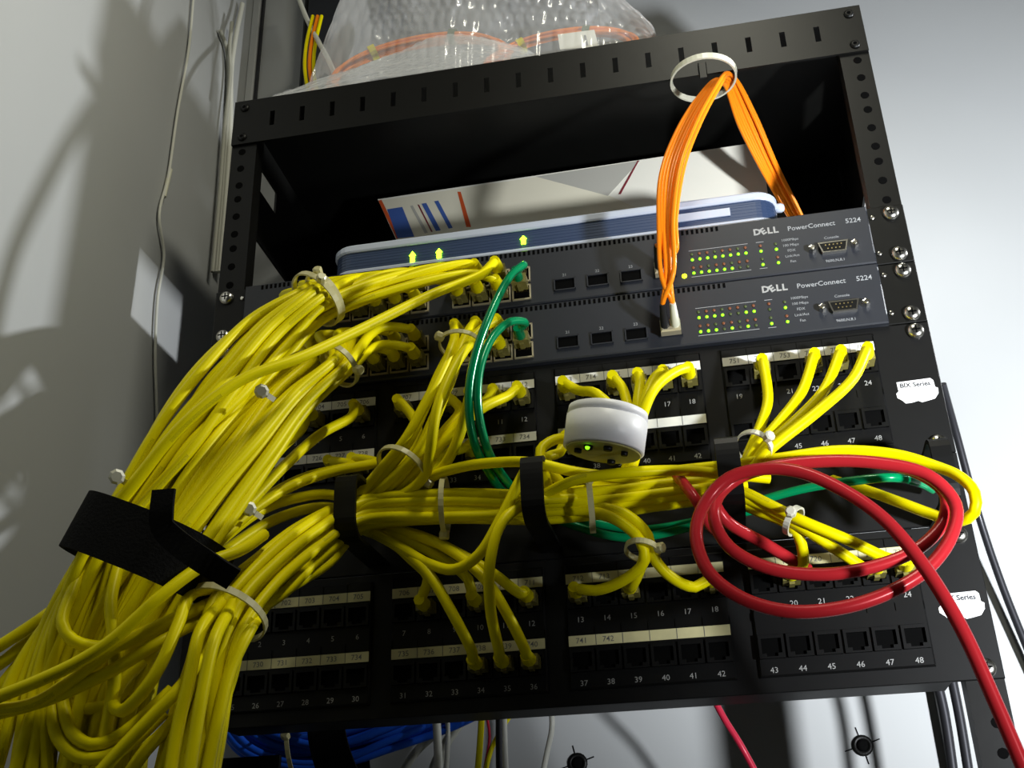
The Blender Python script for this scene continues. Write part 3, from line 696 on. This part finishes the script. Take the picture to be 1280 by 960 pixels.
# loose loops at the lower left
for seq, lab in (([(330, 668, -112), (300, 688, -135), (255, 706, -152), (200, 746, -166), (140, 800, -172), (100, 826, -174), (50, 850, -176), (-20, 878, -178)], 'yellow cable sweeping left in front of the black strap'),
                 ([(290, 740, -118), (245, 762, -140), (190, 786, -158), (140, 812, -166), (90, 850, -168), (40, 880, -170), (-20, 888, -172)], 'yellow cable sweeping left just below the foremost one'),
                 ([(285, 756, -112), (245, 778, -136), (200, 802, -154), (140, 838, -162), (60, 874, -166), (-20, 896, -168)], 'lowest of the yellow cables sweeping left out of the picture'),
                 ([(110, 690, -145), (92, 735, -158), (78, 780, -166), (92, 801, -166), (128, 809, -160), (170, 800, -150), (230, 770, -136)], 'yellow cable bent in a hook under the black strap'),
                 ([(290, 735, -122), (240, 742, -146), (222, 782, -158), (200, 832, -164), (176, 868, -164), (152, 889, -160), (141, 880, -156), (152, 856, -150), (178, 826, -144)], 'yellow cable folded in a tight hairpin beside the lower tie'),
                 ([(60, 830, -150), (64, 880, -156), (72, 922, -158), (98, 946, -158), (132, 946, -156), (165, 928, -152), (205, 890, -146)], 'lower yellow cable sagging in a wide loop at the bottom left'),
                 ([(76, 840, -150), (80, 885, -156), (90, 916, -158), (114, 931, -158), (142, 924, -154), (170, 904, -150), (215, 862, -142)], 'upper yellow cable sagging in a wide loop at the bottom left'),
                 ([(78, 850, -146), (88, 880, -150), (115, 886, -150), (142, 876, -146), (170, 850, -140)], 'small yellow loop inside the sagging cables at the bottom left'),
                 ([(262, 800, -132), (228, 856, -158), (190, 896, -164), (150, 938, -166), (104, 990, -166)], 'bright yellow cable slanting to the bottom edge'),
                 ([(258, 830, -128), (218, 900, -148), (182, 938, -154), (146, 990, -156)], 'yellow cable slanting to the bottom edge beside the brighter one'),
                 ([(70, 760, -138), (45, 778, -146), (18, 796, -150), (-20, 820, -152)], 'upper of the three short yellow cables leaving the left picture edge'),
                 ([(66, 780, -136), (36, 800, -142), (8, 824, -146), (-20, 842, -148)], 'middle of the three short yellow cables leaving the left picture edge'),
                 ([(60, 800, -134), (28, 826, -140), (6, 852, -144), (-20, 890, -146)], 'lowest of the three short yellow cables leaving the left picture edge'),
                 ([(330, 760, -112), (312, 788, -134), (288, 838, -142), (272, 900, -146), (252, 1000, -148)], 'rightmost yellow cable dropping from the lower tie past the black panel'),
                 ([(280, 750, -132), (250, 790, -156), (236, 850, -162), (222, 910, -164), (208, 1000, -166)], 'yellow cable dropping steeply from the lower tie'),
                 ([(292, 754, -134), (268, 800, -158), (254, 860, -164), (242, 930, -166), (232, 1000, -168)], 'bright yellow cable dropping from the middle of the lower tie'),
                 ([(150, 700, -148), (138, 755, -158), (142, 800, -160), (143, 850, -158), (134, 905, -154), (120, 1000, -150)], 'yellow cable hanging upright below the middle of the black strap'),
                 ([(52, 850, -156), (36, 905, -160), (8, 1000, -162)], 'yellow cable hanging at the bottom left corner')):
    cable(P3(seq), 3.15, YL, lab)

# green cables
def green(h, seq, lab): cable(h + P3(seq), 2.7, 'green', lab, None, (h[0],), boot='green')
green(port_pts(COLS[0], -30), [(655, 331, -30), (638, 345, -48), (614, 390, -66), (594, 445, -72), (586, 495, -72), (592, 550, -62), (612, 592, -42), (640, 625, -16), (715, 656, -14), (780, 672, -16), (850, 662, -18), (925, 634, -22), (1000, 612, -30), (1060, 602, -38), (1116, 597, -40), (1150, 604, -22), (1165, 612, -8)], 'dark green cable arching from the upper switch and on behind the bundle')
green(port_pts(COLS[0], -74.45), [(657, 404, -30), (638, 402, -46), (614, 424, -62), (599, 465, -70), (598, 515, -68), (611, 566, -54), (634, 602, -34), (660, 630, -14), (720, 648, -10), (800, 662, -10), (870, 652, -12), (960, 634, -14)], 'dark green cable arching from the lower switch')

# red coil
red_pts = [(1010, 712, -20), (960, 682, -40), (905, 648, -62), (893, 622, -66), (915, 598, -62), (985, 580, -62), (1070, 576, -66), (1140, 588, -70), (1180, 615, -72), (1180, 650, -76), (1150, 684, -80), (1100, 706, -82), (1030, 718, -84), (960, 710, -84), (912, 684, -84), (893, 650, -82), (898, 620, -78),
           (930, 594, -76), (1000, 579, -76), (1090, 578, -80), (1160, 594, -84), (1194, 630, -86), (1190, 668, -90), (1160, 710, -94), (1110, 741, -98), (1050, 760, -102), (985, 764, -104), (928, 748, -104), (886, 715, -102), (870, 668, -98), (882, 628, -94), (912, 597, -94), (955, 586, -96),
           (1000, 590, -100), (1052, 612, -106), (1104, 648, -112), (1152, 704, -116), (1200, 782, -116), (1245, 880, -112), (1290, 985, -108)]
cable(P3(red_pts), 3.4, 'red', 'red cable coiled over the right end of the ring row', n=11)
cable(P3([(846, 594, -40), (856, 606, -56), (872, 628, -66), (884, 652, -56), (900, 668, -30)]), 3.2, 'red', 'short red cable piece crossing left of the red coil')

# orange fibre leads over the white loop
LOOPC = np.array((124.0, 2.0, 131.5))
lp = [LOOPC + (23.5 * math.cos(2 * math.pi * k / 40), 23.5 * math.sin(2 * math.pi * k / 40), 0) for k in range(40)]
o = thing('hanging_loop', LOOPC, 'white plastic loop hanging under the shelf lip with orange cables over it', 'loop')
MB().ribbon(lp, (.15, 0, 1), 4.6, 1.4, True).build('band', 'nylon_white', o)
MB().box(LOOPC[0] - 3, LOOPC[0] + 3, -2.4, -.3, 128, 143, .6).build('tab', 'rack', o)
ro = random.Random(5)
for i in range(8):
    low = i % 2 == 0; zs = -32 - 44.45 * (1 if low else 0); a = (i - 3.5) / 3.5; b = ro.uniform(-1, 1)
    h = [np.array((82 + (3.2 if i % 4 < 2 else -3.2), FY - 14, zs)), np.array((82 + (3.2 if i % 4 < 2 else -3.2), FY - 26, zs + 5))]
    seq = []
    for (u, v, y, hw) in ((836, 345 if low else 318, -40, 8), (834, 280, -46, 10), (840, 215, -44, 14), (860, 160, -30, 15), (884, 118, -14, 13), (903, 96, 0, 8), (914, 104, 14, 8), (934, 150, 40, 12), (962, 210, 70, 10), (990, 262, 100, 8), (1012, 305, 125, 6)):
        c = px(u, v, y); seq.append(c + np.array((a * hw * .55, b * 2.5, a * hw * .15)))
    t = cable(h + seq, 1.55, 'orange', 'thin orange fibre lead hung over the white loop, from the %s switch' % ('lower' if low else 'upper'), 'orange leads of the %s switch' % ('lower' if low else 'upper'), name='fiber_lead', n=8)
for zs, lab in ((-32, 'grey and brass fibre plug in the upper switch'), (-76.45, 'grey and brass fibre plug in the lower switch')):
    t = thing('fiber_plug', (82, FY, zs), lab, 'connector')
    MB().box(75.5, 88.5, FY - 8, FY, zs - 4.4, zs + 4.4, 1).build('housing', 'shield', t)
    for dx in (-3.2, 3.2):
        MB().tube([(82 + dx, FY - 6, zs), (82 + dx, FY - 14, zs + .5), (82 + dx, FY - 27, zs + 5)], 3, 10, [3.2, 2.9, 1.9]).build('boot', 'black_cable' if dx < 0 else 'nylon_white', t)

# ------------------------------------------------------------------ ties, strap
zip_tie(396, 374, -80, 142, 33, 15, 'pale zip tie round the upper switch bundle', 5, head=-.4)
zip_tie(406, 372, -76, 150, 29, 14, 'second pale zip tie round the upper switch bundle nearer the switch', 4.2, head=-1.0)
zip_tie(424, 457, -73, 142, 24, 12, 'pale zip tie round the lower switch bundle', 4.6, head=.6)
zip_tie(576, 432, -46, 100, 22, 12, 'pale zip tie round the bundle dropping beside the green cables', 3.6, head=-1.2)
zip_tie(503, 586, -52, 130, 30, 13, 'yellowish zip tie round the bundle just above the ring row', 4.6, head=1.2)
zip_tie(556, 632, -42, 178, 30, 13, 'pale zip tie round the ring bundle between first and second ring', 4.2, head=1.2)
zip_tie(738, 630, -40, 175, 30, 14, 'pale zip tie round the ring bundle below the round device', 4.6, head=-.9)
zip_tie(284, 766, -130, 120, 46, 17, 'long pale zip tie round the lower left bundle', 5.0, head=-1.4)
zip_tie(942, 561, -48, 128, 18, 9, 'white zip tie gathering the right upper panel cables', 4.4, 'nylon_white', head=.2)
zip_tie(992, 651, -46, 25, 13, 8, 'white zip tie on the cables under the red coil', 4.6, 'nylon_white', head=.4)
zip_tie(803, 688, -44, 100, 16, 9, 'yellowish zip tie where the forked group splits', 4.2, head=1.0)
for (u, v, y, lab) in ((146, 596, -162, 'small white zip tie head on the left bundle above the strap'), (311, 636, -116, 'small white zip tie head on the lower switch bundle'), (327, 489, -128, 'tiny pale zip tie end between the left bundles')):
    c = px(u, v, y); t = thing('zip_tie', c, lab, 'zip tie')
    MB().lathe(c, unit(CC - c), [(3.6, -2.5), (4.2, -1), (4.2, 2), (2.8, 3.2)], 8, False).build('head', 'nylon_white', t)
    k = unit(px(u + 9, v + 6, y) - c); MB().ribbon([c - k * 2 - unit(CC - c) * 2, c + k * 5 - unit(CC - c) * 4, c + k * 10 - unit(CC - c) * 12], unit(CC - c), 1.2, 3.0).build('band', 'nylon_white', t)
st = thing('cable_strap', px(190, 690, -140), 'wide black fabric strap round the thick yellow bundles at left', 'strap')
c0 = px(186, 690, -138); tdir = unit(px(150, 752, -138) - px(215, 628, -138)); view = unit(c0 - CC); sd = unit(px(270, 735, -138) - px(105, 650, -138)); sd = unit(sd - tdir * (sd @ tdir)); dpv = unit(np.cross(sd, tdir))
if dpv @ view < 0: dpv = -dpv
A = 93 * depth_of(c0) / CF
loop = []
for k in range(40):
    a = 2 * math.pi * k / 40; cx, sx = math.cos(a), math.sin(a)
    loop.append(c0 + sd * A * math.copysign(abs(cx) ** .75, cx) + dpv * 34 * math.copysign(abs(sx) ** .75, sx))
MB().ribbon(loop, tdir, 31, 2.2, True).build('band', 'velcro', st)
fr = -dpv * 37
tail = [px(205, 612, -190), px(202, 640, -189), px(203, 658, -186), px(222, 678, -184), px(262, 706, -182), px(292, 724, -174)]
MB().ribbon(catmull(tail, 3), [unit(np.array((1.0, -.05, .35 if i > 12 else .05))) for i in range(len(catmull(tail, 3)))], 12, 1.8).build('loose_end', 'velcro', st)

# ------------------------------------------------------------------ round white device
rdv = thing('round_device', px(757, 545, -85), 'white round plastic device hanging in front of the upper patch panel', 'device')
dc = px(757, 541, -84); ax = unit(np.array((.20, -.10, 1.0))); R0 = 22.5
MB().lathe(dc, ax, [(R0 - 1.5, -10.5), (R0, -10), (R0 + .3, 7), (R0 - .4, 7.5), (R0 - .4, 8), (R0 + .1, 8.4), (R0 - .3, 12.5), (R0 - 2.5, 13.5)], 48).build('shell', 'device_white', rdv)
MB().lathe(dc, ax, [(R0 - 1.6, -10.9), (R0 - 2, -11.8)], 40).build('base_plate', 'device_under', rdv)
e1 = unit(np.cross(ax, (0, 1, 0))); e2 = np.cross(ax, e1)
for an, ww in ((.3, 2.2), (1.1, 2.6), (1.9, 2.6), (2.7, 2.0), (4.5, 2.4)):
    q = dc - ax * 11.6 + (e1 * math.cos(an) + e2 * math.sin(an)) * 14
    MB().lathe(q, -ax, [(ww, 0), (ww, 2.2), (ww * .7, 2.6)], 10).build('stud', 'plastic_black', rdv)
q = dc - ax * 11.7 + unit(CC - dc - ax * ((CC - dc) @ ax)) * 16 - np.array((9, 0, 0))
MB().lathe(q, -ax, [(1.3, 0), (1.2, 1), (.6, 1.5)], 10).build('lamp', 'led_green', rdv)

# ------------------------------------------------------------------ things on the shelf
def coil(cx, cz, y, a, b, lab, tilt):
    t = thing('cable_coil', (cx, y, cz - b), lab, 'cable coil')
    for k in range(9):
        pts = []; ro2 = random.Random(k + int(cx))
        da, db, dy = ro2.uniform(-4.5, 4.5), ro2.uniform(-4.5, 4.5), ro2.uniform(-5, 5)
        for i in range(49):
            an = 2 * math.pi * i / 48; pts.append((cx + (a + da) * math.cos(an), y + dy + tilt * math.sin(an), cz + (b + db) * math.sin(an)))
        MB().tube(pts, 1.7, 7, caps=False).build('turn', 'orange', t)
    for an in (1.2, 2.2):
        p = np.array((cx + a * math.cos(an), y + tilt * math.sin(an), cz + b * math.sin(an))); d = unit((-a * math.sin(an), 0, b * math.cos(an)))
        lp_ = [p + unit(np.cross(d, (0, 1, 0))) * 5.5 * math.cos(q_) + np.array((0, 1, 0)) * 7 * math.sin(q_) for q_ in np.linspace(0, 2 * math.pi, 15)[:-1]]
        MB().ribbon(lp_, d, 6, 1, True).build('tape', 'led_dim' if an < 2 else 'yellow', t)
coil(-105, 228, 48, 74, 45, 'orange cable coil on the left inside the bubble wrap', 18)
coil(16, 213, 46, 58, 34, 'orange cable coil on the right inside the bubble wrap', 14)
def film(name, x0, x1, prof, lab, seed, nx, nz, wr_=1.0):
    """bag of bubble wrap: closed lump with hexagonal bubbles pressed out of it"""
    R = np.random.RandomState(seed); ph = R.uniform(0, 6, 6); vs = []; fs = []
    for j in range(nz + 1):
        t = j / nz
        for i in range(nx + 1):
            s = i / nx; X, Yv, Zv, nrm = prof(s, t, ph)
            # bubble pattern in surface millimetres
            a = s * (x1 - x0) / 9.0; b = t * 190 / 7.8; row = math.floor(b); fa = (a + .5 * (row % 2)) % 1 - .5; fb = b % 1 - .5
            d2 = (fa * fa + fb * fb) / .2
            hgt = 1.9 * math.sqrt(max(0, 1 - d2)) * (.35 + .65 * (.5 + .5 * mnoise.noise((a * .35, b * .35, seed))))
            hgt += 5 * wr_ * mnoise.noise((s * 9 + t * 3, t * 7 - s * 4, seed + 3.1)) + 1.6 * abs(mnoise.noise((s * 22 - t * 9, t * 12 + s * 11, seed + 7.7))) * wr_
            vs.append((X + nrm[0] * hgt, Yv + nrm[1] * hgt, Zv + nrm[2] * hgt))
    for j in range(nz):
        for i in range(nx):
            k = j * (nx + 1) + i; fs.append((k, k + 1, k + nx + 2, k + nx + 1))
    m = MB(); m.add(vs, fs, True); o = m.build(name, 'bubble_film', None); return tag(o, lab, 'bubble wrap')
def prof_bag(s, t, ph):
    X = -183 + s * 272 + 5 * math.sin(t * 5 + ph[0]); an = math.pi * (t * 1.0)          # front foot -> over the top -> back foot
    H = (170 - 75 * s ** 2) * (0.25 + 0.75 * min(1, min(s * 14, (1 - s) * 6)) ** .6) + 7 * math.sin(s * 9 + ph[1]) * math.sin(an)
    D = 50 + 5 * math.sin(s * 6 + ph[2])
    c, q = math.cos(an), math.sin(an)
    Yv = 62 - D * math.copysign(abs(c) ** .6, c) + 4 * math.sin(s * 17 + t * 8 + ph[3]); Zv = 177 + H * max(0, q) ** .6 + 3 * math.sin(s * 13 + t * 11 + ph[4]) * q
    n = unit((0, -c, q)); return X, Yv, max(176.6, Zv), n
film('bubble_wrap', -183, 89, prof_bag, 'bubble wrap bag holding orange coils on top of the shelf', 4, 230, 150)
def prof_flap(s, t, ph):
    X = -216 + s * 222; Yv = 3.5 + t * 7 + 1.2 * math.sin(s * 8 + ph[0]); Zv = 177.5 + t * (7 + 56 * s) * min(1, (1 - s) * 2.6) ** .7 + 1.5 * math.sin(s * 12 + t * 3 + ph[1])
    return X, Yv, max(177, Zv), unit((0, -.95, .3))
fl = film('bubble_wrap', -216, 6, prof_flap, 'loose folded flap of bubble wrap along the shelf lip at left', 9, 150, 40, .3)
fm = MATS['bubble_film'].copy(); fm.name = 'film_fold'; fl.data.materials[0] = fm
for n_ in fm.node_tree.nodes:
    if n_.type == 'MIX_SHADER': n_.inputs[0].default_value = 0.42
lc = px(722, 50, 22)
t = thing('paper_tag', lc, 'white paper tag in front of the right orange coil', 'tag')
MB().add([px(697, 43, 20), px(743, 37, 20), px(748, 58, 16), px(700, 62, 16), px(697, 43, 21), px(743, 37, 21), px(748, 58, 17), px(700, 62, 17)], [(0, 1, 2, 3), (7, 6, 5, 4), (0, 4, 5, 1), (1, 5, 6, 2), (2, 6, 7, 3), (3, 7, 4, 0)]).build('card', 'paper', t)
MB().ribbon([px(731, 44, 17.5), px(734, 56, 15.5)], (1, 0, 0), 1.6, .3).build('ink_mark', 'ink', t)
# added dark slab in place of a shadow edge, and cables, behind the bag
t = thing('shade_slab', (-150, 180, 176), 'dark slab added for the shadow strip behind the bubble wrap at the wall', 'added shade slab')
XB = px(377, 40, 176)[0]
MB().box(XB, 40, 176, 200, 176.5, 500, 3).build('shade_slab_body', 'plastic_black', t); MB().box(XB + 6, 30, 174, 176.5, 190, 490, 1).build('shade_slab_panel', 'slate', t)
cable(P3([(365, -25, 150), (382, 20, 140), (398, 52, 120), (412, 78, 90), (425, 110, 70)]), 2.4, 'white_cable', 'white cable slanting down behind the left end of the bubble wrap', name='power_cable')
for k, (u, c_) in enumerate(((383, 'yellow'), (389, 'orange'), (394, 'yellow'))):
    cable(P3([(u + 8, 20, 130), (u, 55, 125), (u - 2, 85, 122), (u + 3, 120, 120)]), 1.8, c_, ['left yellow', 'orange', 'right yellow'][k] + ' thin cable hanging behind the bubble wrap bag', name='thin_cable')

# ------------------------------------------------------------------ wires on the left wall and in the corner
def wallpts(seq, off=3): return [pxx(u, v, WX + off) for u, v in seq]
wr = thing('wall_wire', pxx(195, 510, WX + 3), 'thin pale wire hanging down the left wall', 'wire')
MB().tube(catmull(wallpts([(243, -20), (236, 60), (222, 140), (210, 222), (199, 270), (205, 318), (197, 372), (194, 440), (196, 520), (196, 620)]), 5), 1.3, 8).build('wire', 'white_cable', wr)
MB().tube(wallpts([(213, 212), (205, 246)]), 2.0, 8).build('splice_sleeve', 'nylon_white', wr)
for k, (seq, r, mt) in enumerate((([(275, 38), (283, 60), (286, 85), (284, 150), (278, 240), (270, 340)], 2.2, 'grey_cable'), ([(303, 5), (294, 50), (289, 90), (288, 160), (282, 250), (274, 340)], 2.6, 'white_cable'), ([(290, 28), (287, 60), (288, 90), (281, 160), (275, 240), (266, 340)], 2.0, 'grey_cable'))):
    cable(wallpts(seq, 4 + 2 * k), r, mt, ['grey frayed cable in the wall corner left of the rack', 'pale cable rising in the wall corner left of the rack', 'thinner grey cable in the wall corner left of the rack'][k], name='corner_cable')
cable(P3([(1178, 480, 120), (1196, 545, 150), (1222, 640, 178), (1252, 730, 190), (1300, 850, 196)]), 2.8, 'black_cable', 'black cable running down the wall right of the rack', name='power_cable')

# ------------------------------------------------------------------ cables below the lowest panel
rb_ = random.Random(12)
nodes = [(700, 845, 120, 40), (560, 900, 110, 40), (470, 925, 100, 32), (400, 945, 95, 30), (330, 925, 90, 28), (300, 890, 80, 26)]
nodes = [(640, 850, 150, 34), (560, 888, 135, 32), (480, 920, 120, 30), (420, 940, 112, 30), (360, 944, 104, 30), (310, 925, 96, 28), (280, 880, 90, 24)]
for pth in bundle(nodes, 16, 77, r=2.8, fill=1.1): cable(pth, 2.8, 'blue', 'blue cable of the strapped bundle below the lowest panel', 'blue cables below the lowest panel', name='blue_cable')
bs = thing('cable_strap', px(425, 930, 110), 'black fabric strap round the blue bundle below the lowest panel', 'strap')
c0 = px(424, 936, 112); td = unit(px(480, 918, 112) - px(400, 946, 112)); vw = unit(c0 - CC); sd = unit(np.cross(td, vw)); dp = np.cross(sd, td)
MB().ribbon([c0 + sd * 25 * math.cos(a) + dp * 22 * math.sin(a) for a in np.linspace(0, 2 * math.pi, 33)[:-1]], td, 26, 2, True).build('band', 'velcro', bs)
zip_tie(372, 945, 104, 165, 38, 24, 'pale zip tie round the blue bundle below the lowest panel', 4)
for k, (seq, r, mt, lab) in enumerate((([(600, 870, 150), (560, 905, 150), (520, 940, 150), (490, 990, 150)], 3, 'grey_cable', 'leftmost grey cable fanning out under the lowest panel'),
        ([(590, 880, 160), (565, 915, 160), (545, 950, 160), (530, 1000, 160)], 3, 'grey_cable', 'second grey cable fanning out under the lowest panel'),
        ([(610, 870, 165), (580, 900, 165), (556, 935, 165), (540, 1000, 165)], 3, 'grey_cable', 'third grey cable fanning out under the lowest panel'),
        ([(545, 890, 120), (547, 925, 120), (550, 1000, 120)], 3.0, 'white_cable', 'bright white cable hanging straight under the lowest panel'),
        ([(558, 885, 130), (560, 920, 135), (555, 1000, 140)], 1.8, 'white_cable', 'thin white cable beside the bright white one'),
        ([(603, 880, 100), (600, 930, 100), (594, 1000, 100)], 2.2, 'yellow', 'yellow cable hanging under the lowest panel'),
        ([(606, 885, 110), (612, 920, 112), (606, 960, 114), (600, 1000, 115)], 1.0, 'pink_red', 'thin dark red wire beside the hanging yellow cable'),
        ([(640, 890, 112), (615, 935, 112), (600, 1000, 112)], 1.6, 'yellow', 'thin slanting yellow wire under the lowest panel'),
        ([(624, 880, 96), (624, 930, 96), (625, 1000, 96)], 2.4, 'black_cable', 'black cable hanging under port thirty five'),
        ([(630, 880, 104), (631, 930, 104), (634, 1000, 104)], 2.0, 'white_cable', 'white cable tight beside the hanging black cable'),
        ([(689, 880, 140), (690, 910, 142), (684, 940, 146), (672, 1000, 150)], 2.0, 'white_cable', 'lone white cable under port thirty six'),
        ([(885, 860, 90), (905, 898, 100), (925, 930, 108), (955, 985, 115)], 2.2, 'pink_red', 'thin red cable slanting down under the lowest panel'),
        ([(1168, 840, 110), (1180, 890, 112), (1196, 1000, 114)], 3.2, 'black_cable', 'left of the two black cables under the right panel end'),
        ([(1188, 840, 120), (1200, 900, 122), (1216, 1000, 124)], 3.2, 'black_cable', 'right of the two black cables under the right panel end'))):
    cable(P3(seq), r, mt, lab, name='hanging_cable')

for o in bpy.data.objects:
    if '_o' in o: del o['_o']
for m_ in list(bpy.data.meshes):
    if m_.users == 0: bpy.data.meshes.remove(m_)
